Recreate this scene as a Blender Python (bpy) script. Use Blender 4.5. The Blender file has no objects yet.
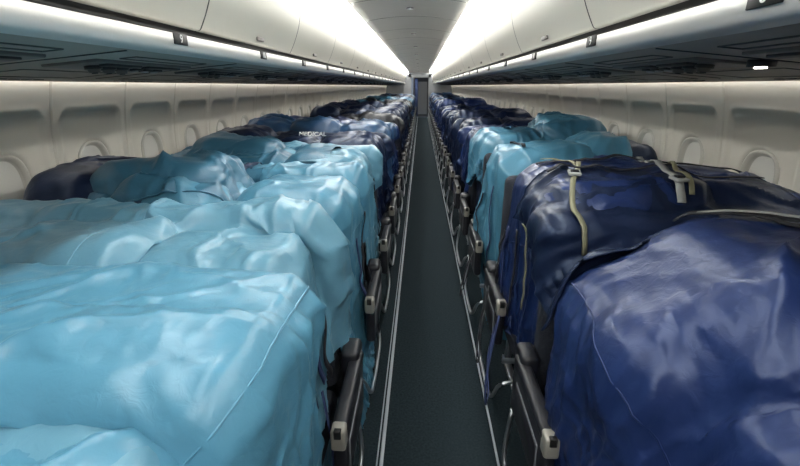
import bpy, bmesh, math, random
import numpy as np
from mathutils import Vector, Matrix, noise
from mathutils.bvhtree import BVHTree

CX=-0.11
PITCH=0.82
Y0,Y1=-2.2,23.9
def yb(k): return 0.60+PITCH*k
K0,K1=-2,27

# ------------------------------------------------------------ materials
def new_mat(name,col,rough=0.6,metal=0.0,spec=0.5,emit=None,estr=0):
    m=bpy.data.materials.new(name); m.use_nodes=True
    b=m.node_tree.nodes["Principled BSDF"]
    b.inputs["Base Color"].default_value=(*col,1)
    b.inputs["Roughness"].default_value=rough
    b.inputs["Metallic"].default_value=metal
    b.inputs["Specular IOR Level"].default_value=spec
    if emit:
        b.inputs["Emission Color"].default_value=(*emit,1)
        b.inputs["Emission Strength"].default_value=estr
    return m
def add_noise(m,col1,col2,scale=5,detail=4,bump=0.0,bdist=0.01,bscale=40,rough=None,coord='Object'):
    nt=m.node_tree; b=nt.nodes["Principled BSDF"]
    tc=nt.nodes.new("ShaderNodeTexCoord")
    n=nt.nodes.new("ShaderNodeTexNoise"); n.inputs["Scale"].default_value=scale; n.inputs["Detail"].default_value=detail
    r=nt.nodes.new("ShaderNodeValToRGB")
    r.color_ramp.elements[0].color=(*col1,1); r.color_ramp.elements[1].color=(*col2,1)
    r.color_ramp.elements[0].position=0.3; r.color_ramp.elements[1].position=0.7
    nt.links.new(tc.outputs[coord],n.inputs["Vector"]); nt.links.new(n.outputs["Fac"],r.inputs["Fac"])
    nt.links.new(r.outputs["Color"],b.inputs["Base Color"])
    if bump:
        n2=nt.nodes.new("ShaderNodeTexNoise"); n2.inputs["Scale"].default_value=bscale; n2.inputs["Detail"].default_value=3
        nt.links.new(tc.outputs[coord],n2.inputs["Vector"])
        bp=nt.nodes.new("ShaderNodeBump"); bp.inputs["Strength"].default_value=bump; bp.inputs["Distance"].default_value=bdist
        nt.links.new(n2.outputs["Fac"],bp.inputs["Height"]); nt.links.new(bp.outputs["Normal"],b.inputs["Normal"])
    return m
def nylon(name,c1,c2,rough=0.42,spec=0.5,tint=(1,1,1),bs=0.7):
    m=new_mat(name,c1,rough,spec=spec)
    nt=m.node_tree; b=nt.nodes["Principled BSDF"]
    b.inputs["Specular Tint"].default_value=(*tint,1)
    tc=nt.nodes.new("ShaderNodeTexCoord")
    n=nt.nodes.new("ShaderNodeTexNoise"); n.inputs["Scale"].default_value=1.6; n.inputs["Detail"].default_value=2
    r=nt.nodes.new("ShaderNodeValToRGB"); r.color_ramp.elements[0].color=(*c1,1); r.color_ramp.elements[1].color=(*c2,1)
    r.color_ramp.elements[0].position=.25; r.color_ramp.elements[1].position=.75
    nt.links.new(tc.outputs['Object'],n.inputs['Vector']); nt.links.new(n.outputs['Fac'],r.inputs['Fac']); nt.links.new(r.outputs['Color'],b.inputs['Base Color'])
    n1=nt.nodes.new("ShaderNodeTexNoise"); n1.noise_type='RIDGED_MULTIFRACTAL'
    n1.inputs["Scale"].default_value=5; n1.inputs["Detail"].default_value=4; n1.inputs["Roughness"].default_value=.45
    n1.inputs["Distortion"].default_value=.8
    mp=nt.nodes.new("ShaderNodeMapping"); mp.inputs['Rotation'].default_value=(.3,.5,.7); mp.inputs['Scale'].default_value=(1.0,.5,.8)
    n2=nt.nodes.new("ShaderNodeTexNoise"); n2.inputs["Scale"].default_value=34; n2.inputs["Detail"].default_value=3; n2.inputs["Distortion"].default_value=.8
    nt.links.new(tc.outputs['Object'],mp.inputs['Vector']); nt.links.new(mp.outputs['Vector'],n1.inputs['Vector']); nt.links.new(tc.outputs['Object'],n2.inputs['Vector'])
    b1=nt.nodes.new("ShaderNodeBump"); b1.inputs["Strength"].default_value=bs; b1.inputs["Distance"].default_value=.012
    b2=nt.nodes.new("ShaderNodeBump"); b2.inputs["Strength"].default_value=.4; b2.inputs["Distance"].default_value=.004
    nt.links.new(n1.outputs['Fac'],b1.inputs['Height']); nt.links.new(n2.outputs['Fac'],b2.inputs['Height'])
    nt.links.new(b1.outputs['Normal'],b2.inputs['Normal']); nt.links.new(b2.outputs['Normal'],b.inputs['Normal'])
    return m
M={}
M['blue']=nylon("light_blue_nylon",(.066,.205,.305),(.082,.24,.35),rough=.34,spec=.55,tint=(.95,.98,1))
M['blue2']=nylon("pale_blue_nylon",(.095,.235,.325),(.115,.265,.36),rough=.34,spec=.55,tint=(.95,.98,1))
M['teal']=nylon("teal_nylon",(.030,.110,.175),(.042,.138,.215),rough=.36,tint=(.8,.9,1))
M['navy']=nylon("navy_nylon",(.009,.020,.076),(.013,.027,.100),rough=.34,spec=.55,tint=(.66,.76,1))
M['navy2']=nylon("dark_navy_nylon",(.006,.011,.032),(.009,.016,.045),rough=.36,spec=.42,tint=(.6,.75,1))
M['mid']=nylon("slate_blue_nylon",(.02,.055,.13),(.025,.075,.16),rough=.38)
M['black']=nylon("black_nylon",(.006,.007,.011),(.010,.012,.018),rough=.45,spec=.4)
M['strapk']=new_mat("black_webbing",(.008,.009,.014),.7)
M['strapn']=new_mat("navy_webbing",(.02,.035,.11),.65)
M['strapy']=new_mat("olive_khaki_webbing",(.19,.185,.115),.6)
M['strapw']=new_mat("pale_webbing",(.31,.32,.31),.6)
M['wall']=add_noise(new_mat("sidewall_cream",(.6,.57,.5),.42),(.70,.67,.595),(.75,.72,.64),2)
M['seam']=new_mat("panel_seam",(.10,.10,.09),.7)
M['pane']=new_mat("window_shade",(.74,.73,.68),.4)
M['bezel']=new_mat("window_bezel",(.56,.545,.49),.35)
M['bin']=add_noise(new_mat("bin_cream",(.55,.54,.48),.38),(.60,.58,.515),(.65,.63,.56),1.5)
M['groove']=new_mat("bin_groove_dark",(.012,.011,.012),.5)
M['lip']=new_mat("bin_lip_white",(.66,.65,.62),.3)
M['psu']=add_noise(new_mat("service_panel_grey",(.2,.19,.18),.55),(.37,.31,.255),(.42,.355,.295),1.5)
M['psud']=new_mat("service_unit_dark",(.02,.02,.022),.45)
M['psum']=new_mat("service_unit_mid",(.13,.118,.108),.4)
M['ceil']=add_noise(new_mat("ceiling_panel",(.4,.4,.37),.4),(.54,.535,.49),(.60,.595,.55),1.2)
M['cove']=new_mat("cove_white",(.85,.86,.85),.5)
M['tube']=new_mat("fluorescent_tube",(1,1,1),.5,emit=(1,.99,.96),estr=24)
M['readon']=new_mat("reading_lamp_lit",(1,1,1),.3,emit=(1,.95,.85),estr=8)
M['carpet']=add_noise(new_mat("carpet_dark_grey_green",(.02,.035,.042),.95,spec=.1),(.011,.019,.024),(.024,.035,.041),90,6,bump=.6,bdist=.004,bscale=260)
M['seat']=new_mat("seat_fabric_dark",(.018,.022,.033),.85)
M['shell']=new_mat("seat_plastic_black",(.015,.016,.021),.4)
M['trimg']=new_mat("armrest_trim_grey",(.17,.18,.20),.35)
M['capc']=new_mat("armrest_end_grey",(.26,.25,.22),.35)
M['metal']=new_mat("aluminium",(.45,.47,.5),.3,metal=.9)
M['track']=new_mat("floor_path_strip",(.42,.46,.50),.4)
M['bulk']=new_mat("bulkhead_dark",(.05,.05,.055),.5)
M['bulkg']=new_mat("bulkhead_grey",(.24,.25,.26),.5)
M['curtain']=new_mat("curtain_blue",(.03,.05,.13),.8)
M['white']=new_mat("label_white",(.7,.7,.7),.5)
M['ink']=new_mat("ink_black",(.01,.01,.01),.5)
M['tube2']=new_mat("sidewall_tube",(1,1,1),.5,emit=(1,.98,.94),estr=11)
M['key_glow']=new_mat("added_key_emitter",(1,1,1),.5,emit=(1,.99,.97),estr=16)  # emitter for the added key panel, brightens the near cover tops
nt=M['seat'].node_tree; tc=nt.nodes.new("ShaderNodeTexCoord"); w=nt.nodes.new("ShaderNodeTexWave"); w.inputs['Scale'].default_value=40; w.bands_direction='Z'
bp=nt.nodes.new("ShaderNodeBump"); bp.inputs['Strength'].default_value=.35; bp.inputs['Distance'].default_value=.003
nt.links.new(tc.outputs['Object'],w.inputs['Vector']); nt.links.new(w.outputs['Fac'],bp.inputs['Height']); nt.links.new(bp.outputs['Normal'],nt.nodes["Principled BSDF"].inputs['Normal'])

COL=bpy.context.scene.collection
def link(name,me,parent=None,loc=(0,0,0)):
    o=bpy.data.objects.new(name,me); COL.objects.link(o); o.location=loc
    if parent: o.parent=parent
    return o
def empty(name,loc=(0,0,0)):
    o=bpy.data.objects.new(name,None); o.empty_display_size=.05; COL.objects.link(o); o.location=loc; return o

class MB:
    def __init__(s,mats): s.bm=bmesh.new(); s.mats=mats
    def _merge(s,b2,mi,smooth=True):
        for f in b2.faces: f.material_index=mi; f.smooth=smooth
        me=bpy.data.meshes.new("t"); b2.to_mesh(me); b2.free(); s.bm.from_mesh(me); bpy.data.meshes.remove(me)
    def box(s,c,size,mi=0,bev=.01,seg=3,rot=None,taper=None):
        b=bmesh.new(); bmesh.ops.create_cube(b,size=1)
        bmesh.ops.scale(b,vec=size,verts=b.verts)
        if taper: taper(b)
        if bev>0: bmesh.ops.bevel(b,geom=list(b.edges),offset=bev,segments=seg,affect='EDGES',profile=.5)
        if rot: bmesh.ops.rotate(b,cent=(0,0,0),matrix=Matrix.Rotation(rot[0],3,rot[1]),verts=b.verts)
        bmesh.ops.translate(b,vec=c,verts=b.verts); s._merge(b,mi)
    def cyl(s,c,r,h,axis='Z',mi=0,r2=None,n=20):
        b=bmesh.new(); bmesh.ops.create_cone(b,cap_ends=True,segments=n,radius1=r,radius2=r if r2 is None else r2,depth=h)
        if axis=='X': bmesh.ops.rotate(b,cent=(0,0,0),matrix=Matrix.Rotation(math.pi/2,3,'Y'),verts=b.verts)
        if axis=='Y': bmesh.ops.rotate(b,cent=(0,0,0),matrix=Matrix.Rotation(math.pi/2,3,'X'),verts=b.verts)
        bmesh.ops.translate(b,vec=c,verts=b.verts); s._merge(b,mi)
    def tube(s,pts,r,mi=0,n=10):
        pts=[Vector(p) for p in pts]; rings=[]
        b=bmesh.new()
        for i,p in enumerate(pts):
            t=(pts[min(i+1,len(pts)-1)]-pts[max(i-1,0)]).normalized()
            up=Vector((1,0,0)) if abs(t.x)<.8 else Vector((0,0,1))
            a=t.cross(up).normalized(); c=t.cross(a)
            rings.append([b.verts.new(p+r*(math.cos(2*math.pi*j/n)*a+math.sin(2*math.pi*j/n)*c)) for j in range(n)])
        for i in range(len(rings)-1):
            for j in range(n): b.faces.new((rings[i][j],rings[i][(j+1)%n],rings[i+1][(j+1)%n],rings[i+1][j]))
        b.faces.new(rings[0]); b.faces.new(rings[-1][::-1])
        s._merge(b,mi)
    def ribbon(s,pts,nrm,w=.025,t=.003,mi=0):
        pts=[Vector(p) for p in pts]; b=bmesh.new(); rings=[]
        for i,p in enumerate(pts):
            tg=(pts[min(i+1,len(pts)-1)]-pts[max(i-1,0)]).normalized()
            n=Vector(nrm[i] if isinstance(nrm,list) else nrm)
            sd=tg.cross(n)
            if sd.length<1e-4: sd=Vector((1,0,0))
            sd.normalize(); n=sd.cross(tg).normalized()
            rings.append([b.verts.new(p+sd*w/2-n*t/2),b.verts.new(p+sd*w/2+n*t/2),b.verts.new(p-sd*w/2+n*t/2),b.verts.new(p-sd*w/2-n*t/2)])
        for i in range(len(rings)-1):
            for j in range(4): b.faces.new((rings[i][j],rings[i][(j+1)%4],rings[i+1][(j+1)%4],rings[i+1][j]))
        b.faces.new(rings[0]); b.faces.new(rings[-1][::-1])
        s._merge(b,mi)
    def mesh(s,name):
        bmesh.ops.recalc_face_normals(s.bm,faces=s.bm.faces)
        me=bpy.data.meshes.new(name); s.bm.to_mesh(me); s.bm.free()
        for m in s.mats: me.materials.append(M[m])
        return me

def catmull(pts,n=8):
    pts=[Vector(p) for p in pts]; P=[pts[0]*2-pts[1]]+pts+[pts[-1]*2-pts[-2]]; out=[]
    for i in range(1,len(P)-2):
        for j in range(n):
            t=j/n; a,b,c,d=P[i-1],P[i],P[i+1],P[i+2]
            out.append(.5*((2*b)+(c-a)*t+(2*a-5*b+4*c-d)*t*t+(3*b-a-3*c+d)*t**3))
    out.append(pts[-1]); return out

def extrude_profile(prof,y0,y1,mats,mis=None,name="p",smooth=True,close=False):
    bm=bmesh.new(); a=[bm.verts.new((x,y0,z)) for x,z in prof]; b=[bm.verts.new((x,y1,z)) for x,z in prof]
    n=len(prof)
    for i in range(n if close else n-1):
        j=(i+1)%n
        f=bm.faces.new((a[i],a[j],b[j],b[i])); f.smooth=smooth
        if mis: f.material_index=mis[i]
    if close:
        bm.faces.new(a[::-1]); bm.faces.new(b)
        bmesh.ops.recalc_face_normals(bm,faces=bm.faces)
    me=bpy.data.meshes.new(name); bm.to_mesh(me); bm.free()
    for m in mats: me.materials.append(M[m])
    return me

# ------------------------------------------------------------ shell
R=1.75; ZC=1.10
def wx(z): return math.sqrt(R*R-(z-ZC)**2)
WP=.56
def sstep(a,b,x):
    t=max(0,min(1,(x-a)/(b-a))); return t*t*(3-2*t)
def rrect(dx,dz,hx,hz,r):
    qx=abs(dx)-hx+r; qz=abs(dz)-hz+r
    return math.hypot(max(qx,0),max(qz,0))+min(max(qx,qz),0)-r
def wall(side):
    ys=sorted(set([round(i*WP/44,5) for i in range(45)]+[.004,.008,WP-.004,WP-.008]))
    zs=[0,.2,.4,.6,.8]+[.85+i*.0155 for i in range(51)]
    bm=bmesh.new(); V=[]
    for z in zs:
        row=[]
        for y in ys:
            dep=0
            d=rrect(y-WP/2,z-1.17,.225,.29,.05)
            dep+=.009*(1-sstep(-.014,.010,d))
            dep-=.005*math.exp(-(d-.014)**2/.00012)
            dw=rrect(y-WP/2,z-1.12,.125,.170,.115)
            dep+=.030*(1-sstep(-.022,.012,dw))
            e=min(y,WP-y)
            if e<.006: dep+=.010
            x=wx(z)+dep
            row.append(bm.verts.new((CX+side*x,y,z)))
        V.append(row)
    for i in range(len(zs)-1):
        for j in range(len(ys)-1):
            vs=(V[i][j],V[i][j+1],V[i+1][j+1],V[i+1][j])
            f=bm.faces.new(vs if side<0 else vs[::-1]); f.smooth=True
            if min(ys[j],WP-ys[j+1])<.0035 : f.material_index=1
    me=bpy.data.meshes.new("wall"); bm.to_mesh(me); bm.free()
    me.materials.append(M['wall']); me.materials.append(M['seam'])
    o=link("wall_left" if side<0 else "wall_right",me)
    ph=(2.40 if side<0 else 2.72)-WP/2
    n0=math.floor((ph-Y0)/WP)+1
    o.location.y=ph-n0*WP
    n=math.ceil((Y1-o.location.y)/WP)
    ar=o.modifiers.new("a",'ARRAY'); ar.count=n; ar.use_relative_offset=False; ar.use_constant_offset=True; ar.constant_offset_displace=(0,WP,0)
    return [o.location.y+WP/2+i*WP for i in range(n)]
def window_mesh(side):
    mb=MB(['bezel','pane','seam'])
    n=40
    def ov(hx,hz,x):
        out=[]
        for i in range(n):
            a=2*math.pi*i/n; c,s_=math.cos(a),math.sin(a); e=.72
            out.append((x,hx*.93*math.copysign(abs(c)**e,c),hz*.93*math.copysign(abs(s_)**e,s_)))
        return out
    rings=[ov(.132,.182,side*.016),ov(.128,.178,side*-.002),ov(.117,.167,side*-.004),ov(.104,.154,side*.010),ov(.098,.148,side*.022)]
    bm=mb.bm; vr=[[bm.verts.new(v) for v in r] for r in rings]
    for k in range(len(vr)-1):
        for j in range(n):
            f=bm.faces.new((vr[k][j],vr[k][(j+1)%n],vr[k+1][(j+1)%n],vr[k+1][j])); f.smooth=True
    f=bm.faces.new(vr[-1]); f.material_index=1
    mb.box((side*.020,0,-.105),(.010,.06,.012),0,.003,2)
    return mb.mesh("window")
wi=1
for side in (-1,1):
    cs=wall(side); wm=window_mesh(side)
    for y in cs:
        if Y0+.2<y<Y1-.2:
            link("window_%d"%wi,wm,None,(CX+side*(R+.008),y,1.12)); wi+=1

fm=extrude_profile([(CX-1.45,0),(CX+1.45,0)],Y0,Y1,['carpet'],name='floor',smooth=False)
fo=link("floor",fm)
def tracks():
    i=1
    for x,w in ((-.150,.016),(-.170,.006),(.365,.010)):
        mb=MB(['track','ink']); mb.box((x,(Y0+Y1)/2,.006),(w,Y1-Y0-.1,.012),0,.003,2)
        link("trim_%d"%i,mb.mesh("trim")); i+=1
    for sx in (-1,1):
        mb=MB(['psum']); mb.box((CX+sx*1.33,(Y0+Y1)/2,.06),(.02,Y1-Y0-.1,.12),0,.004,2)
        link("baseboard_left" if sx<0 else "baseboard_right",mb.mesh("bb"))
tracks()
ceil=empty("ceiling")
def cpts(h0,h1,n,z,arch): 
    return [(CX+h0+(h1-h0)*i/n, z+arch*(1-((h0+(h1-h0)*i/n)/.49)**2)) for i in range(n+1)]
pp=[(CX-.49,2.25),(CX-.495,2.225)]+cpts(-.48,.48,12,2.205,.05)+[(CX+.495,2.225),(CX+.49,2.25)]
me=extrude_profile(pp,0,.996,['ceil'],name='ceiling_panel'); o=link("ceiling_panels",me,ceil,(0,Y0,0))
ar=o.modifiers.new("a",'ARRAY'); ar.count=26; ar.use_relative_offset=False; ar.use_constant_offset=True; ar.constant_offset_displace=(0,1.012,0)
link("ceiling_backing",extrude_profile([(CX-.9,2.0),(CX-.75,2.16),(CX-.66,2.285),(CX+.66,2.285),(CX+.75,2.16),(CX+.9,2.0)],Y0,Y1,['cove'],name='cb',smooth=False),ceil)
mb=MB(['seam'])
mb.box((CX,(Y0+Y1)/2,2.268),(.98,Y1-Y0-.2,.008),0,0)
link("panel_joint_backing",mb.mesh("jb"),ceil)
mb=MB(['psum','cove'])
for i in range(13):
    y=Y0+.5+1.012*2*i
    mb.cyl((CX,y,2.252),.035,.012,'Z',0); mb.cyl((CX,y,2.248),.024,.01,'Z',1)
link("downlights",mb.mesh("dl"),ceil)
for sx in (-1,1):
    mb=MB(['tube','metal'])
    y=Y0+.1
    while y<Y1-.3:
        mb.tube([(CX+sx*.575,y,2.200),(CX+sx*.575,min(y+1.47,Y1-.1),2.200)],.021,0,12)
        mb.box((CX+sx*.575,y-.012,2.200),(.045,.016,.05),1,.003,1)
        y+=1.5
    link("fluorescent_light",mb.mesh("tube"))
mb=MB(['key_glow','metal']); mb.box((CX+.05,-1.05,2.185),(.62,.42,.02),0,.006,2)  # out-of-view glowing panel added behind camera for highlights on the near covers
for dx,dy,a,b in ((-.33,0,.03,.48),(.33,0,.03,.48),(0,.225,.69,.03),(0,-.225,.69,.03)): mb.box((CX+.05+dx,-1.05+dy,2.19),(a,b,.035),1,.004,2)
link("added_key_light",mb.mesh("key_panel"))

def bin_side(s):
    E=empty("overhead_bin")
    def P(l): return [(CX+s*h,z) for h,z in l]
    door=[(.70,2.115),(.675,2.11),(.662,2.085),(.668,2.02),(.685,1.94),(.715,1.86),(.745,1.80),(.757,1.785),(.775,1.783)]
    dv=[(v.x,v.y) for v in catmull([(h,z,0) for h,z in door],4)]
    me=extrude_profile(P(dv),0,1.210,['bin'],name='bin_door')
    o=link("doors",me,E,(0,Y0+.35,0)); ar=o.modifiers.new("a",'ARRAY'); ar.count=21; ar.use_relative_offset=False; ar.use_constant_offset=True; ar.constant_offset_displace=(0,1.22,0)
    body=[(.74,2.14),(.69,2.10),(.685,2.0),(.72,1.90),(.765,1.80),(.80,1.775),(.775,1.752)]
    link("body",extrude_profile(P(body),Y0+.04,Y1-.04,['groove'],name='body'),E)
    lip=[(.80,1.755),(.745,1.753),(.722,1.745),(.715,1.728),(.722,1.708),(.745,1.692),(.80,1.687)]
    lv=[(v.x,v.y) for v in catmull([(h,z,0) for h,z in lip],5)]
    link("lip",extrude_profile(P(lv),Y0+.04,Y1-.04,['lip'],name='lip'),E)
    und=[(.79,1.689),(.80,1.682),(1.0,1.662),(1.3,1.634),(1.60,1.606),(1.625,1.60),(1.632,1.612),(1.632,1.66)]
    link("service_underside",extrude_profile(P(und),Y0+.04,Y1-.04,['psu'],name='und'),E)
    ang=math.atan2(.056,.6)
    mb=MB(['psud','psum','metal','seam','readon'])
    mb.box((0,0,-.002),(.20,.62,.014),1,.005,2)
    for j in range(3):
        yy=-.2+.075*j
        mb.cyl((.0,yy,-.014),.028,.012,'Z',0); mb.cyl((.0,yy,-.024),.018,.016,'Z',1,r2=.022); mb.cyl((.0,yy,-.033),.010,.004,'Z',0)
    for j in range(3):
        yy=.06+.07*j
        mb.box((.02,yy,-.012),(.05,.055,.008),0,.003,2); mb.cyl((.02,yy,-.018),.015,.006,'Z',2)
    mb.box((-.06,.13,-.012),(.035,.24,.008),0,.003,2)
    mb.box((-.06,-.13,-.012),(.035,.20,.008),0,.003,2)
    psu=mb.mesh("psu")
    mb=MB(['seam','psum','psud'])
    for (cx_,cy_,sx_,sy_) in ((.33,.0,.22,.5),(-.17,0,.06,.5)):
        for dx,dy,a,b in ((-sx_/2,0,.005,sy_),(sx_/2,0,.005,sy_),(0,-sy_/2,sx_,.005),(0,sy_/2,sx_,.005)):
            mb.box((cx_+dx,cy_+dy,-.001),(a,b,.003),0,0)
    mb.box((.08,.40,-.001),(.72,.006,.003),2,0)
    for j in range(6): mb.box((.52,-.15+.06*j,-.001),(.012,.045,.004),2,0)
    det=mb.mesh("det")
    for k in range(K0,K1):
        for m_,nm in ((psu,"service_unit"),(det,"panel_seams")):
            o=link(nm,m_,E); hx=1.06
            z=1.682-(hx-.80)*.0945
            o.location=(CX+s*hx,yb(k)-.45,z-.001)
            o.rotation_euler=(0,s*ang,0)
            if s<0: o.scale.x=-1
    mb=MB(['white','ink'])
    yo=.15 if s<0 else .28
    for k in range(K0,K1-1):
        mb.box((CX+s*.714,yb(k)+yo,1.731),(.005,.085,.036),1,.001,1)
    link("row_placards",mb.mesh("plac"),E)
    for k in range(0,5):
        c=bpy.data.curves.new("digit",'FONT'); c.body=str(8+k); c.size=.038; c.align_x='CENTER'; c.align_y='CENTER'; c.extrude=.0004
        c.materials.append(M['white'])
        t=bpy.data.objects.new("row_number",c); COL.objects.link(t); t.parent=E
        t.location=(CX+s*.7105,yb(k)+yo,1.731)
        t.rotation_euler=(math.pi/2,0,math.pi/2 if s<0 else -math.pi/2)
    mb=MB(['psum'])
    for j in range(21):
        mb.box((CX+s*.733,Y0+.35+.606+1.22*j,1.81),(.012,.09,.02),0,.004,2)
    link("latches",mb.mesh("latch"),E)
for s in (-1,1): bin_side(s)

rl=MB(['psud','readon']); rl.cyl((0,0,0),.036,.02,'Z',0); rl.cyl((0,0,-.008),.016,.014,'Z',1)
o=link("reading_light",rl.mesh("rl"),None,(CX+1.12,1.42,1.644))
for s in (-1,1):
    mb=MB(['tube2'])
    mb.box((CX+s*1.646,(Y0+Y1)/2,1.626),(.012,Y1-Y0-.2,.012),0,.002,1)
    link("sidewall_light",mb.mesh("swl"))

def bulkhead(y,name,door=True):
    E=empty(name)
    mb=MB(['bulkg','bulk','curtain','metal'])
    if door:
        mb.box((CX-1.15,y,1.1),(1.5,.06,2.3),0,.005,1)
        mb.box((CX+1.25,y,1.1),(1.5,.06,2.3),0,.005,1)
        mb.box((CX+.05,y,2.15),(1.2,.06,.3),0,.005,1)
        mb.box((.09,y+.9,1.0),(.9,.05,2.1),1,.005,1)
        mb.box((.09,y+.86,.95),(.5,.03,1.7),0,.01,2)
        mb.box((-.38,y+.45,1.1),(.05,.9,2.2),1,.005,1)
        mb.box((.54,y+.45,1.1),(.05,.9,2.2),1,.005,1)
        for i in range(5): mb.cyl((-.30+.03*i,y-.06,1.0),.022,1.9,'Z',2)
    else:
        mb.box((CX,y,1.15),(3.6,.06,2.4),0,.005,1)
    link("panel",mb.mesh("bh"),E)
bulkhead(Y1+.04,"wall_aft"); bulkhead(Y0-.04,"wall_forward",False)

# ------------------------------------------------------------ seats
def seat_row_mesh(n,s,a0,w,folded=False,arm=.045):
    parts={}
    def X(d): return s*(a0+d)
    mb=MB(['seat','shell','trimg'])
    for i in range(n):
        c=X(w*(i+.5))
        def tp(b):
            for v in b.verts:
                if v.co.z>0: v.co.x*=.96
        if folded:
            mb.box((c,-.27,.53),(w-.02,.62,.085),0,.035,4)
            mb.box((c,-.27,.578),(w-.05,.50,.02),1,.008,2)
        else:
            mb.box((c,.025,.79),(w-.015,.10,.68),0,.042,5,rot=(-.07,'X'),taper=tp)
            mb.box((c,.080,.74),(w-.05,.02,.50),1,.008,2,rot=(-.07,'X'))
        mb.box((c,-.262,.41),(w-.015,.46,.11),0,.035,4)
    parts['seat_backs_and_cushions']=mb.mesh("seats")
    mb=MB(['shell','trimg','capc','ink'])
    for i in range(n+1):
        d=w*i-(arm if i==0 else 0)
        mb.box((X(d),-.20,.60),(.05,.40,.04),0,.015,3)
        if i in (0,):
            mb.box((X(d),-.22,.485),(.045,.38,.22),0,.018,3)
            mb.box((X(d)-s*.0235,-.22,.475),(.004,.30,.13),1,.001,1)
            mb.box((X(d)-s*.0255,-.22,.475),(.004,.285,.115),0,.001,1)
            mb.box((X(d),-.405,.585),(.046,.05,.075),2,.010,3)
            mb.box((X(d),-.425,.612),(.022,.018,.03),3,.003,2)
            mb.box((X(d)+s*.02,-.02,.50),(.07,.12,.30),0,.02,3)
    parts['armrests']=mb.mesh("arms")
    mb=MB(['metal','shell'])
    for d in (.10,w*n-.25):
        mb.box((X(d),-.05,.16),(.035,.035,.36),0,.006,2,rot=(.25,'X'))
        mb.box((X(d),-.36,.17),(.035,.03,.36),0,.006,2,rot=(-.12,'X'))
        mb.box((X(d),-.20,.015),(.04,.48,.02),0,.004,2)
    mb.tube([(X(-.03),-.46,.33),(X(w*n-.05),-.46,.33)],.014,0)
    mb.tube([(X(-.03),-.10,.33),(X(w*n-.05),-.10,.33)],.014,0)
    mb.tube([tuple(v) for v in catmull([(X(-.05),.02,.34),(X(-.075),-.02,.16),(X(-.075),-.10,.10),(X(-.075),-.36,.10),(X(-.07),-.47,.13),(X(-.04),-.50,.22),(X(.05),-.50,.25)],5)],.009,0)
    parts['legs_and_baggage_bar']=mb.mesh("legs")
    return parts
LEFT=seat_row_mesh(3,-1,.30,.465,arm=.07); RIGHT=seat_row_mesh(2,1,.44,.50); RFOLD=seat_row_mesh(2,1,.44,.50,True)
for parts in (LEFT,RIGHT):
    for k in range(K0,K1):
        E=empty("passenger_seat_row",(0,yb(k),0))
        pr=RFOLD if (parts is RIGHT and k==0) else parts
        for nme,me in pr.items(): link(nme,me,E)

# ------------------------------------------------------------ cloth simulation
class Box:
    def __init__(s,c,size,r,rz=0):
        s.c=np.array(c,float); s.h=np.array(size,float)/2; s.r=min(r,s.h.min()*.98); s.rz=rz
def collide(P,boxes,th=.010):
    hit=np.zeros(P.shape[:-1],bool)
    for b in boxes:
        p=P-b.c
        if b.rz:
            c,sn=math.cos(b.rz),math.sin(b.rz)
            p=np.stack([p[...,0]*c+p[...,1]*sn,-p[...,0]*sn+p[...,1]*c,p[...,2]],-1)
        q=np.abs(p)-b.h+b.r
        mx=q.max(-1)
        near=mx<b.r+th
        if not near.any(): continue
        ii=np.nonzero(near)
        p=p[ii]; q=q[ii]; mx=mx[ii]
        sg=np.sign(p); sg[sg==0]=1
        mq=np.maximum(q,0); L=np.linalg.norm(mq,axis=-1)
        d=L+np.minimum(mx,0)-b.r
        g=np.where(L[...,None]>1e-9,mq/np.maximum(L,1e-9)[...,None],np.eye(3)[q.argmax(-1)])
        g=g*sg
        if b.rz: g=np.stack([g[...,0]*c-g[...,1]*sn,g[...,0]*sn+g[...,1]*c,g[...,2]],-1)
        m=d<th
        P[ii]+=np.where(m[...,None],g*(th-d)[...,None],0)
        hit[ii]|=m
    return hit
def smooth_noise(rng,nx,ny,cell):
    gx=max(2,int(nx/cell)+2); gy=max(2,int(ny/cell)+2)
    g=rng.standard_normal((gx,gy))
    xi=np.linspace(0,gx-1.001,nx); yi=np.linspace(0,gy-1.001,ny)
    x0=xi.astype(int); y0=yi.astype(int); fx=(xi-x0); fy=(yi-y0); fx=fx*fx*(3-2*fx); fy=fy*fy*(3-2*fy)
    a=g[np.ix_(x0,y0)]; b=g[np.ix_(x0+1,y0)]; c=g[np.ix_(x0,y0+1)]; d=g[np.ix_(x0+1,y0+1)]
    fx=fx[:,None]; fy=fy[None,:]
    return a*(1-fx)*(1-fy)+b*fx*(1-fy)+c*(1-fx)*fy+d*fx*fy
def vnoise(u,v,seed):
    rng=np.random.default_rng(seed); A=rng.uniform(0,2*math.pi,(64,64)); GX=np.cos(A); GY=np.sin(A)
    iu=np.floor(u).astype(int); iv=np.floor(v).astype(int); fu=u-iu; fv=v-iv
    su=fu*fu*fu*(fu*(fu*6-15)+10); sv=fv*fv*fv*(fv*(fv*6-15)+10)
    def g(a,b): 
        i=(iu+a)%64; j=(iv+b)%64
        return GX[i,j]*(fu-a)+GY[i,j]*(fv-b)
    return 1.9*(g(0,0)*(1-su)*(1-sv)+g(1,0)*su*(1-sv)+g(0,1)*(1-su)*sv+g(1,1)*su*sv)
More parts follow.
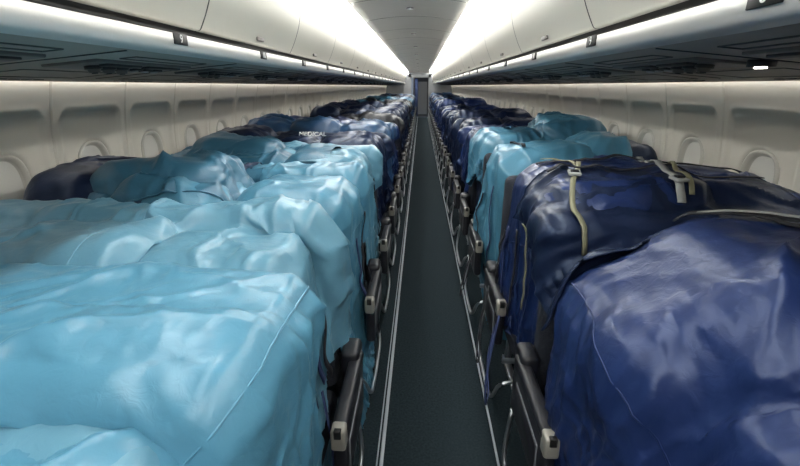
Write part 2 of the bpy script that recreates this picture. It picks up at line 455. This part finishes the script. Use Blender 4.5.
def facet(u,v,seed):
    """piecewise-planar (crumpled) noise on a triangular lattice"""
    rng=np.random.default_rng(seed); T=rng.uniform(-1,1,(64,64))
    iu=np.floor(u).astype(int); iv=np.floor(v).astype(int); fu=u-iu; fv=v-iv
    g=lambda a,b:T[(iu+a)%64,(iv+b)%64]
    g00=g(0,0); g10=g(1,0); g01=g(0,1); g11=g(1,1)
    A=g00+(g10-g00)*fu+(g11-g10)*fv
    B=g00+(g01-g00)*fv+(g11-g01)*fu
    C=g00*(1-fu-fv)+g10*fu+g01*fv
    D_=g11*(fu+fv-1)+g01*(1-fu)+g10*(1-fv)
    alt=((iu+iv)%2==0)
    return np.where(alt,np.where(fu>fv,A,B),np.where(fu+fv<1,C,D_))
def upsample(P):
    nx,ny,_=P.shape
    Q=np.zeros((2*nx-1,ny,3)); Q[::2]=P
    m=(P[:-1]+P[1:])/2
    m[1:-1]=(-P[:-3]+9*P[1:-2]+9*P[2:-1]-P[3:])/16
    Q[1::2]=m
    S_=np.zeros((2*nx-1,2*ny-1,3)); S_[:,::2]=Q
    m=(Q[:,:-1]+Q[:,1:])/2
    m[:,1:-1]=(-Q[:,:-3]+9*Q[:,1:-2]+9*Q[:,2:-1]-Q[:,3:])/16
    S_[:,1::2]=m
    return S_
def wrinkle(P,sp,seed,amp=1.0):
    nx,ny,_=P.shape
    U,V_=np.meshgrid(np.arange(nx)*sp,np.arange(ny)*sp,indexing='ij')
    wu=U+.035*vnoise(U*4,V_*4,seed+1)+.012*vnoise(U*13,V_*13,seed+3); wv=V_+.035*vnoise(U*4,V_*4,seed+2)+.012*vnoise(U*13,V_*13,seed+4)
    du=np.gradient(P,axis=0); dv=np.gradient(P,axis=1)
    N=np.cross(du,dv); N/=np.maximum(np.linalg.norm(N,axis=-1),1e-9)[...,None]
    flip=np.where(N[...,2].mean()<0,-1,1)
    N=N*flip
    H=np.zeros_like(U)
    rng=random.Random(seed)
    for j,(f,fa,a) in enumerate(((5,2.0,.010),(11,5,.006),(19,9,.0038),(32,15,.0018))):
        th=rng.uniform(0,math.pi); c,s=math.cos(th),math.sin(th)
        mask=np.clip(.6+1.5*vnoise(U*2.3+j*3,V_*2.3,seed+50+j),0.08,1.5)
        H+=a*mask*(1+facet((wu*c+wv*s)*f+9*j,(-wu*s+wv*c)*fa+4*j,seed+60+j))
    for j,(f,fa,a,k) in enumerate(((2.6,.8,.024,9),(3.2,.9,.020,9),(4.5,1.2,.015,9),(6,1.6,.010,9),(7,1.8,.009,9),(9,2,.007,8),(10,2.4,.006,8))):
        th=rng.uniform(0,math.pi)
        c,s=math.cos(th),math.sin(th)
        n=vnoise((wu*c+wv*s)*f+7*j,(-wu*s+wv*c)*fa+3*j,seed+10+j)
        mask=np.clip(.35+1.8*vnoise(U*2.0+j*5,V_*2.0,seed+30+j),0.0,1.2)
        H+=a*mask*np.exp(-np.abs(n*k)**1.1)
    steep=np.clip(1-np.abs(N[...,2])*1.5,0,1)
    n=vnoise(wv*9+.5,wu*1.1,seed+71)
    H+=steep*.020*np.exp(-np.abs(n*3.5)**1.3)
    return P+N*(H*amp)[...,None]
S=slice
def drape(x0,x1,y0,y1,z0,boxes,seed=0,sp=.02,slack=1.05,steps=70,iters=8,rot=0,pucker=.05,mu=.45,amp=1.0,init=.018):
    rng=np.random.default_rng(seed)
    nx=int(abs(x1-x0)/sp)+1; ny=int((y1-y0)/sp)+1
    X,Y=np.meshgrid(np.linspace(x0,x1,nx),np.linspace(y0,y1,ny),indexing='ij')
    if rot:
        cx,cy=(x0+x1)/2,(y0+y1)/2; c,s_=math.cos(rot),math.sin(rot)
        X,Y=cx+(X-cx)*c-(Y-cy)*s_, cy+(X-cx)*s_+(Y-cy)*c
    c1m=.14/sp; c2m=.28/sp
    Z=z0+init*smooth_noise(rng,nx,ny,c1m*.6)+init*smooth_noise(rng,nx,ny,c2m)
    P=np.stack([X,Y,Z],-1); V=np.zeros_like(P)
    RS=slack*(1+pucker*smooth_noise(rng,nx,ny,c1m)+pucker*.8*smooth_noise(rng,nx,ny,c2m))
    RX=sp*np.clip(RS,.98,1.35)
    def cons(A,B,ra,k):
        a=P[A]; b=P[B]; d=b-a; L=np.sqrt(np.einsum('ijk,ijk->ij',d,d))+1e-9
        c=(k*.5*(L-ra[A])/L)[...,None]*d
        P[A]+=c; P[B]-=c
    c1=[];c2=[];c3=[]
    for p in range(2):
        cnt=len(range(p,nx-1,2)); 
        c1.append(((S(p,nx-1,2),S(0,ny)),(S(p+1,p+2*cnt,2),S(0,ny))))
        c3.append(((S(p,nx-1,2),S(0,ny-1)),(S(p+1,p+2*cnt,2),S(1,ny))))
        c3.append(((S(p,nx-1,2),S(1,ny)),(S(p+1,p+2*cnt,2),S(0,ny-1))))
        cnt=len(range(p,ny-1,2))
        c2.append(((S(0,nx),S(p,ny-1,2)),(S(0,nx),S(p+1,p+2*cnt,2))))
    RD=RX*math.sqrt(2); dt=.02
    for st in range(steps):
        V[...,2]-=9.8*dt
        V*=.96
        Q=P.copy(); P+=V*dt
        for it in range(iters):
            for A,B in c1: cons(A,B,RX,1)
            for A,B in c2: cons(A,B,RX,1)
            if it%2==0:
                for A,B in c3: cons(A,B,RD,.5)
            if it%2==1:
                P[2:-2]+=((P[:-4]+P[4:])*.5-P[2:-2])*.02
                P[:,2:-2]+=((P[:,:-4]+P[:,4:])*.5-P[:,2:-2])*.02
            hit=collide(P,boxes)
            P[hit]+= (Q[hit]-P[hit])*np.array([mu,mu,0.0])
        V=(P-Q)/dt
        V[hit]*=.3
        sp_=np.linalg.norm(V,axis=-1); f=np.minimum(1,3.0/np.maximum(sp_,1e-6)); V*=f[...,None]
    P=upsample(P)
    P=wrinkle(P,sp/2,seed,amp)
    P[...,0]=np.clip(P[...,0],CX-R+.03,CX+R-.03)
    return P
COVERS=[]
def trim_mask(P,x0,x1,y0,y1,cut):
    nx,ny,_=P.shape
    X=np.linspace(x0,x1,nx)[:-1,None]+0*np.linspace(y0,y1,ny)[None,:-1]; Y=np.linspace(y0,y1,ny)[None,:-1]+0*X
    return ~cut(X,Y)
def cloth_mesh(P,name,keep=None):
    nx,ny,_=P.shape
    me=bpy.data.meshes.new(name)
    idx=np.arange(nx*ny).reshape(nx,ny)
    F=np.stack([idx[:-1,:-1],idx[1:,:-1],idx[1:,1:],idx[:-1,1:]],-1)
    F=F.reshape(-1,4) if keep is None else F[keep]
    used=np.unique(F); mp=np.full(nx*ny,-1); mp[used]=np.arange(len(used))
    me.from_pydata(P.reshape(-1,3)[used].tolist(),[],mp[F].tolist())
    me.polygons.foreach_set('use_smooth',[True]*len(me.polygons)); me.update()
    return me
def cloth_obj(name,P_or_me,mat,loc=(0,0,0),scale=(1,1,1),keep=None):
    me=P_or_me if isinstance(P_or_me,bpy.types.Mesh) else cloth_mesh(P_or_me,name,keep)
    if len(me.materials)==0: me.materials.append(M[mat])
    o=link(name,me,None,loc); o.scale=scale
    o.material_slots[0].link='OBJECT'; o.material_slots[0].material=M[mat]
    return o

def lump_mesh(boxes,name,seed=0,mats=('navy2','strapk','strapn')):
    mb=MB(list(mats)); rnd=random.Random(seed)
    for b in boxes:
        bm=bmesh.new(); bmesh.ops.create_cube(bm,size=2); bmesh.ops.subdivide_edges(bm,edges=list(bm.edges),cuts=9,use_grid_fill=True)
        h=b.h; r=b.r; off=Vector((rnd.random()*9,rnd.random()*9,rnd.random()*9))
        for v in bm.verts:
            p=Vector((v.co.x*h[0],v.co.y*h[1],v.co.z*h[2]))
            q=Vector([max(-h[i]+r,min(h[i]-r,p[i])) for i in range(3)])
            d=p-q
            if d.length>1e-6: p=q+d.normalized()*r
            nn=d.normalized() if d.length>1e-6 else Vector((0,0,1))
            p-=nn*(.010+.025*abs(noise.noise(p*9+off)))
            v.co=p
        if b.rz: bmesh.ops.rotate(bm,cent=(0,0,0),matrix=Matrix.Rotation(b.rz,3,'Z'),verts=bm.verts)
        bmesh.ops.translate(bm,vec=tuple(b.c),verts=bm.verts)
        mb._merge(bm,0)
    return mb.mesh(name)

rnd=random.Random(11)
def row_boxes(side,seed,top=(1.03,1.12),yl=-.62):
    r=random.Random(seed); out=[]
    if side<0:
        xs=[-.345-.225,-.345-.68,-.345-1.10]; ws=[.44,.44,.40]
    else:
        xs=[.49+.23,.49+.70]; ws=[.46,.45]
    for x,w in zip(xs,ws):
        t=r.uniform(*top); b=.47
        if r.random()<.5:
            out.append(Box((x,yl/2-.03,(t+b)/2),(w*r.uniform(.92,1.0),abs(yl)-.08,t-b),.09,r.uniform(-.06,.06)))
        else:
            m=b+(t-b)*.52
            out.append(Box((x,yl/2-.03,(m+b)/2),(w,abs(yl)-.06,m-b),.09,r.uniform(-.04,.04)))
            out.append(Box((x+r.uniform(-.02,.02),yl/2-.03+r.uniform(-.02,.04),(m+t)/2-.01),(w*r.uniform(.85,.98),(abs(yl)-.1)*r.uniform(.85,1),t-m+.02),.085,r.uniform(-.1,.1)))
    return out
def backbox(side,y=0):
    if side<0: return [Box((-.30-.7,y+.045,.79),(1.39,.15,.71),.035)]
    return [Box((.44+.5,y+.045,.79),(1.0,.15,.71),.035)]
def shift(bs,dy): return [Box(b.c+np.array([0,dy,0]),b.h*2,b.r,b.rz) for b in bs]
WALLB=[Box((CX-R-.26,10,1.0),(.56,40,2),.02),Box((CX+R+.26,10,1.0),(.56,40,2),.02)]
import time; T0=time.time()
heroL={}; heroR={}
b_m1=shift(row_boxes(-1,1,(1.00,1.04)),yb(-1)); b_0=shift(row_boxes(-1,2,(1.02,1.06)),yb(0))
b_1=[Box((-.54,.83,.79),(.48,.34,.66),.08),Box((-1.0,.83,.79),(.48,.34,.67),.08),Box((-1.44,.83,.79),(.42,.34,.66),.08),
     Box((-.59,1.20,.78),(.44,.34,.64),.09),Box((-1.03,1.21,.79),(.46,.36,.66),.10),Box((-1.46,1.21,.78),(.42,.36,.64),.10)]
b_2=shift(row_boxes(-1,5,(1.10,1.16)),yb(2)); b_3=shift(row_boxes(-1,6,(1.12,1.18)),yb(3))
for k,b in ((-1,b_m1),(0,b_0),(1,b_1),(2,b_2),(3,b_3)): heroL[k]=b
def D(name,mat,x0,x1,y0,y1,*a,cut=None,seams=(),**k):
    P=drape(x0,x1,y0,y1,*a,**k); keep=trim_mask(P,x0,x1,y0,y1,cut) if cut else None
    o=cloth_obj(name,P,mat,keep=keep); COVERS.append((o,P))
    mb=MB([mat]); nx,ny,_=P.shape
    K=np.ones((nx-1,ny-1),bool) if keep is None else keep
    e=P[:-1,0][K[:,0]]; mb.tube([tuple(p) for p in e[::2]],.0045,0,6)
    e=P[:-1,-1][K[:,-1]]
    if len(e)>6: mb.tube([tuple(p) for p in e[::2]],.0045,0,6)
    for ax,v in seams:
        if ax=='x':
            i=int((v-x0)/(x1-x0)*(nx-1)); e=P[i,:-1][K[i]]
        else:
            j=int((v-y0)/(y1-y0)*(ny-1)); e=P[:-1,j][K[:,j]]
        if len(e)>6: mb.tube([tuple(p) for p in e[::2]],.0025,0,6)
    link("hem",mb.mesh("hem"),o)
    return P
baseL=lambda k: heroL[k]+backbox(-1,yb(k))
D("light_blue_cargo_cover",'blue2',-1.66,-.14,-.25,.56,1.22,baseL(-1)+baseL(0)+WALLB,seed=1,sp=.016,slack=1.04)
D("light_blue_cargo_cover",'blue',-1.74,.00,.40,1.08,1.26,baseL(0)+baseL(1)+WALLB+[Box((-.95,.76,1.055),(1.36,.44,.15),.045,-.03)],seed=2,sp=.013,slack=1.035,pucker=.035,rot=-.03,steps=80,
  cut=lambda X,Y:(X+ (Y-.8)*1.4>.03),seams=(('x',-.42),))
D("light_blue_cargo_cover",'blue2',-1.74,.06,1.02,1.66,1.28,baseL(1)+WALLB,seed=3,sp=.013,slack=1.04,steps=80,rot=.0,
  cut=lambda X,Y:((X>-.33)&(Y>1.27+.02*np.sin(X*30)))|(Y>1.60),seams=(('x',-.95),))
D("navy_cargo_cover",'navy2',-1.76,-.9,1.56,2.40,1.32,baseL(2)+[Box((-1.52,1.95,1.10),(.3,.5,.2),.09)]+WALLB,seed=33,sp=.018,slack=1.06)
D("light_blue_cargo_cover",'blue',-1.30,.08,1.58,2.40,1.34,baseL(2)+WALLB,seed=4,sp=.014,slack=1.05,steps=80,rot=.02,
  cut=lambda X,Y:(X>-.33)&(Y>2.09+.02*np.sin(X*30)),seams=(('x',-.42),))
D("teal_cargo_cover",'teal',-1.42,-.80,1.70,2.30,1.40,baseL(2)+[Box((-1.15,1.95,1.13),(.5,.35,.18),.07)]+WALLB,seed=44,sp=.016,slack=1.12,pucker=.09,rot=.25,amp=1.2)
D("teal_cargo_cover",'teal',-1.70,-.55,2.42,3.15,1.34,baseL(3)+[Box((-1.2,2.85,1.14),(.5,.35,.2),.09)]+WALLB,seed=5,sp=.018,slack=1.10,pucker=.08,amp=1.1)
D("light_blue_cargo_cover",'blue2',-1.0,.02,2.48,3.22,1.38,baseL(3)+WALLB,seed=6,sp=.018,slack=1.06,cut=lambda X,Y:(X>-.32)&(Y>2.93))
r_0=[Box((.72,yb(0)-.30,.72),(.44,.54,.24),.09),Box((1.18,yb(0)-.30,.76),(.44,.54,.32),.10)]
r_1=[Box((.97,.98,.85),(.72,.66,.72),.20,-.1),Box((.70,1.04,.78),(.48,.56,.60),.17,.05),Box((1.28,.95,.82),(.40,.64,.66),.16),Box((.94,.70,.76),(.66,.4,.54),.18,.05)]
r_2=[Box((.75,1.80,.86),(.56,.64,.74),.11),Box((1.22,1.80,.84),(.46,.62,.72),.12)]
r_3=[Box((.75,2.74,.84),(.52,.52,.74),.09,.1),Box((1.2,2.78,.88),(.46,.52,.78),.12)]
r_4=[Box((.74,3.55,.84),(.48,.54,.74),.09,.1),Box((1.16,3.56,.91),(.46,.52,.84),.14)]
for k,b in ((0,r_0),(1,r_1),(2,r_2),(3,r_3),(4,r_4)): heroR[k]=b
baseR=lambda k: heroR[k]+(backbox(1,yb(k)) if k else [])
D("navy_cargo_cover",'navy2',.26,1.58,-.15,.66,1.05,baseR(0)+heroR[1]+WALLB,seed=20,sp=.018)
D("navy_cargo_cover",'navy2',.38,1.56,1.16,1.78,1.26,baseR(1)+baseR(2)+WALLB,seed=22,sp=.018,slack=1.06)
D("navy_cargo_cover",'navy',.20,1.60,.38,1.34,1.36,baseR(1)+baseR(0)+WALLB,seed=21,sp=.014,slack=1.04,steps=90,rot=-.06,cut=lambda X,Y:(X<.42)&(Y>1.30),seams=(('x',.62),))
D("navy_cargo_cover",'navy',.16,1.60,1.46,2.28,1.36,baseR(2)+WALLB,seed=23,sp=.014,slack=1.04,steps=85,cut=lambda X,Y:(X<.43)&(Y>2.10),seams=(('x',.47),('y',1.56)))
D("light_blue_cargo_cover",'blue',-.22,1.20,2.36,3.08,1.38,baseR(3)+WALLB,seed=24,sp=.015,slack=1.08,pucker=.07,steps=85,amp=1.3,cut=lambda X,Y:(X<.43)&(Y>2.92))
D("teal_cargo_cover",'teal',.70,1.58,2.85,3.90,1.44,baseR(4)+backbox(1,yb(3))+[Box((1.15,3.5,1.22),(.4,.45,.2),.09)]+WALLB,seed=25,sp=.018,slack=1.10,pucker=.08)
D("light_blue_cargo_cover",'blue',.34,1.35,3.20,3.95,1.52,baseR(4)+[Box((1.1,3.6,1.22),(.35,.35,.2),.09)]+WALLB,seed=26,sp=.018,slack=1.10,pucker=.08,rot=.2,amp=1.3)
print("hero sims",time.time()-T0)
for side,H in ((-1,heroL),(1,heroR)):
    for k,b in H.items(): link("luggage_pile",lump_mesh(b,"lug",k))
varsL=[];varsR=[]
for v in range(4):
    bl=row_boxes(-1,50+v*3,(1.11,1.23)); x1=(.0,-.10,.06,-.04)[v]
    P=drape(-1.70,x1,-.68,.13,1.36,bl+backbox(-1)+WALLB,seed=60+v,sp=.026,slack=1.08,steps=55,iters=6,pucker=.06,amp=1.2)
    varsL.append((cloth_mesh(P,"cover",trim_mask(P,-1.70,x1,-.68,.13,lambda X,Y:(X>-.31)&(Y>-.08))),lump_mesh(bl,"lug",v)))
    br=row_boxes(1,70+v*3,(1.12,1.25)); x0=(.20,.26,.12,.18)[v]
    P=drape(x0,1.54,-.68,.13,1.36,br+backbox(1)+WALLB,seed=80+v,sp=.026,slack=1.08,steps=55,iters=6,pucker=.06,amp=1.2)
    varsR.append((cloth_mesh(P,"cover",trim_mask(P,x0,1.54,-.68,.13,lambda X,Y:(X<.44)&(Y>-.08))),lump_mesh(br,"lug",v)))
print("sims",time.time()-T0)
mats=['navy2','navy','black','navy2','mid','navy','navy2','black','teal']
lastv=-1
for side,H,vs in ((-1,heroL,varsL),(1,heroR,varsR)):
    for k in range(K0,K1):
        if k in H: continue
        v=rnd.randrange(4)
        if v==lastv: v=(v+1)%4
        lastv=v
        m=rnd.choice(mats)
        if k==4: m='navy2'
        if k==5: m='mid' if side<0 else 'navy'
        if side<0 and k==6: m='navy'
        nm={'navy':'navy','navy2':'navy','black':'black','mid':'slate_blue','teal':'teal'}[m]+"_cargo_cover"
        cloth_obj(nm,vs[v][0],m,(0,yb(k),0),(1,1,rnd.uniform(.97,1.03)))
        link("luggage_pile",vs[v][1],None,(0,yb(k),0))

# ------------------------------------------------------------ straps
bvhs=[]
for o,P in COVERS:
    me=o.data
    bvhs.append(BVHTree.FromPolygons([v.co for v in me.vertices],[p.vertices[:] for p in me.polygons]))
def cast(org,d,maxd=3):
    best=None
    for b in bvhs:
        h=b.ray_cast(Vector(org),Vector(d),maxd)
        if h[0] is not None and (best is None or h[3]<best[1]): best=(h[0],h[3])
    return best[0] if best else None
def topmax(x,y,r):
    zz=[h.z for h in (cast((x+a,y+b,1.58),(0,0,-1)) for a,b in ((0,0),(-r,0),(r,0),(0,r),(0,-r))) if h]
    return max(zz) if zz else None
def strap_top(name,xy,mat,w=.025,lift=.006):
    pts=[]
    for v in catmull([(x,y,0) for x,y in xy],12):
        z=topmax(v.x,v.y,w*.5)
        if z is None: continue
        pts.append(Vector((v.x,v.y,z+lift)))
    if len(pts)<3: return
    # webbing is taut: bridges the hollows
    for _ in range(6):
        for i in range(1,len(pts)-1):
            pts[i].z=max(pts[i].z,(pts[i-1].z+pts[i+1].z)/2-.0015)
    mb=MB([mat]); mb.ribbon(pts,(0,0,1),w,.004,0); return link(name,mb.mesh("strap"))
def strap_side(name,yz,s,mat,w=.022,lift=.008):
    pts=[]
    lx=None
    for v in catmull([(0,y,z) for y,z in yz],8):
        h=cast((.09,v.y,v.z),(s,0,0),.6)
        x=h.x if h else lx
        if x is None: x=-.30 if s<0 else .44
        if lx is not None: x=lx+max(-.02,min(.02,x-lx))
        lx=x
        pts.append(Vector((x-s*lift,v.y,v.z)))
    for _ in range(2):
        pts=[pts[0]]+[(pts[i-1]+pts[i]*2+pts[i+1])/4 for i in range(1,len(pts)-1)]+[pts[-1]]
    mb=MB([mat]); mb.ribbon(pts,(-s,0,0),w,.004,0); return link(name,mb.mesh("strap"))
def buckle(x,y,rz=0):
    z=topmax(x,y,.03) or 1.2
    mb=MB(['strapw','strapk']); mb.box((0,0,0),(.045,.05,.012),0,.004,2); mb.box((0,0,.006),(.03,.02,.01),1,.002,2)
    o=link("strap_buckle",mb.mesh("buckle"),None,(x,y,z+.02)); o.rotation_euler=(.1,0,rz)
PA=[(.76,1.26),(.83,1.20),(.915,1.12),(.99,1.03),(1.08,.92),(1.22,.84)]
strap_top("carry_strap",PA,'strapk',.045,.010)
strap_top("carry_strap",[(x+.002,y+.002) for x,y in PA],'strapw',.018,.018)
strap_top("carry_strap",[(.86,1.16),(.90,1.04),(1.0,.93),(1.12,.86)],'strapk',.022,.012)
strap_top("luggage_strap",[(.56,2.02),(.63,1.92),(.645,1.80),(.60,1.66),(.55,1.55)],'strapy',.018,.012)
strap_top("luggage_strap",[(.55,1.55),(.53,1.48),(.52,1.40),(.54,1.33)],'strapy',.018,.012)
strap_top("luggage_strap",[(.98,1.98),(.96,1.82),(.92,1.68),(.90,1.54),(.88,1.44)],'strapw',.026,.012)
strap_top("luggage_strap",[(1.03,1.98),(1.02,1.82),(.97,1.68),(.94,1.54),(.92,1.46)],'strapy',.016,.014)
strap_top("luggage_strap",[(.52,1.95),(.75,1.93),(1.02,1.96),(1.3,1.94),(1.5,1.95)],'strapk',.028,.010)
strap_top("luggage_strap",[(.50,1.70),(.75,1.72),(1.0,1.70),(1.35,1.74)],'strapk',.022,.010)
strap_top("luggage_strap",[(.62,3.0),(.60,2.85),(.62,2.7),(.60,2.55)],'strapk',.022,.010)
strap_side("luggage_strap",[(1.66,1.06),(1.62,.92),(1.60,.80),(1.62,.70)],1,'strapy',.018,.014)
buckle(.89,1.50,.2); buckle(.57,1.60,-.2)
for y,z0,z1,m in ((1.10,1.0,.58,'strapn'),(1.20,.95,.62,'strapn'),(1.27,.9,.6,'strapk'),(2.0,1.0,.6,'strapk'),(1.88,.9,.6,'strapn'),(2.8,1.0,.6,'strapk')):
    strap_side("hanging_strap",[(y,z0),(y+.03,(z0*2+z1)/3),(y-.02,(z0+z1*2)/3),(y+.02,z1)],-1,m,.026,.014)
for y,z0,z1,m in ((1.75,1.0,.55,'strapk'),(1.95,.95,.5,'strapn'),(2.05,.9,.55,'strapk'),(2.6,1.0,.5,'strapn'),(2.85,.9,.5,'strapk')):
    strap_side("hanging_strap",[(y,z0),(y+.03,(z0*2+z1)/3),(y-.02,(z0+z1*2)/3),(y+.02,z1)],1,m,.024,.012)
def loop(name,pts,mat,w=.02):
    mb=MB([mat]); mb.ribbon(catmull(pts,8),(-1,0,.1),w,.004,0); link(name,mb.mesh("loop"))
loop("hanging_strap",[(.36,1.7,.62),(.31,1.6,.42),(.30,1.56,.28),(.33,1.65,.24),(.34,1.78,.34),(.38,1.85,.5)],'strapn',.028)
loop("hanging_strap",[(.36,2.0,.62),(.31,1.9,.42),(.30,1.86,.28),(.33,1.95,.24),(.34,2.08,.34),(.38,2.15,.5)],'strapk')
loop("hanging_strap",[(.35,2.6,.60),(.29,2.55,.40),(.28,2.6,.26),(.32,2.7,.30),(.37,2.75,.5)],'strapk')
loop("hanging_strap",[(-.26,2.05,.7),(-.22,2.0,.5),(-.2,1.98,.36),(-.22,2.08,.34),(-.27,2.12,.5)],'strapk')
loop("hanging_strap",[(-.30,1.12,.66),(-.26,1.05,.5),(-.26,1.02,.34),(-.27,1.12,.30),(-.29,1.16,.5)],'strapn',.024)

c=bpy.data.curves.new("label",'FONT'); c.body="MEDICAL"; c.size=.05; c.extrude=.001; c.materials.append(M['white']); c.align_x='CENTER'
t=bpy.data.objects.new("bag_label",c); COL.objects.link(t); t.location=(-.80,yb(4)-.66,1.23); t.rotation_euler=(.9,0,0)

W=bpy.data.worlds.new("World"); bpy.context.scene.world=W; W.use_nodes=True
W.node_tree.nodes["Background"].inputs[0].default_value=(.5,.6,.75,1); W.node_tree.nodes["Background"].inputs[1].default_value=.3

cam=bpy.data.cameras.new("cam"); co=bpy.data.objects.new("camera",cam); COL.objects.link(co)
f=430; cam.sensor_width=36; cam.lens=36*f/800; cam.clip_start=.02; cam.clip_end=100
pit=math.atan(147/f); yaw=math.atan(21/(f/math.cos(pit)))
co.location=(0,0,1.58); co.rotation_euler=(math.pi/2-pit,0,yaw)
sc=bpy.context.scene; sc.camera=co
sc.view_settings.view_transform='Standard'
sc.view_settings.look='None'
sc.view_settings.exposure=0.2
print("total",time.time()-T0)
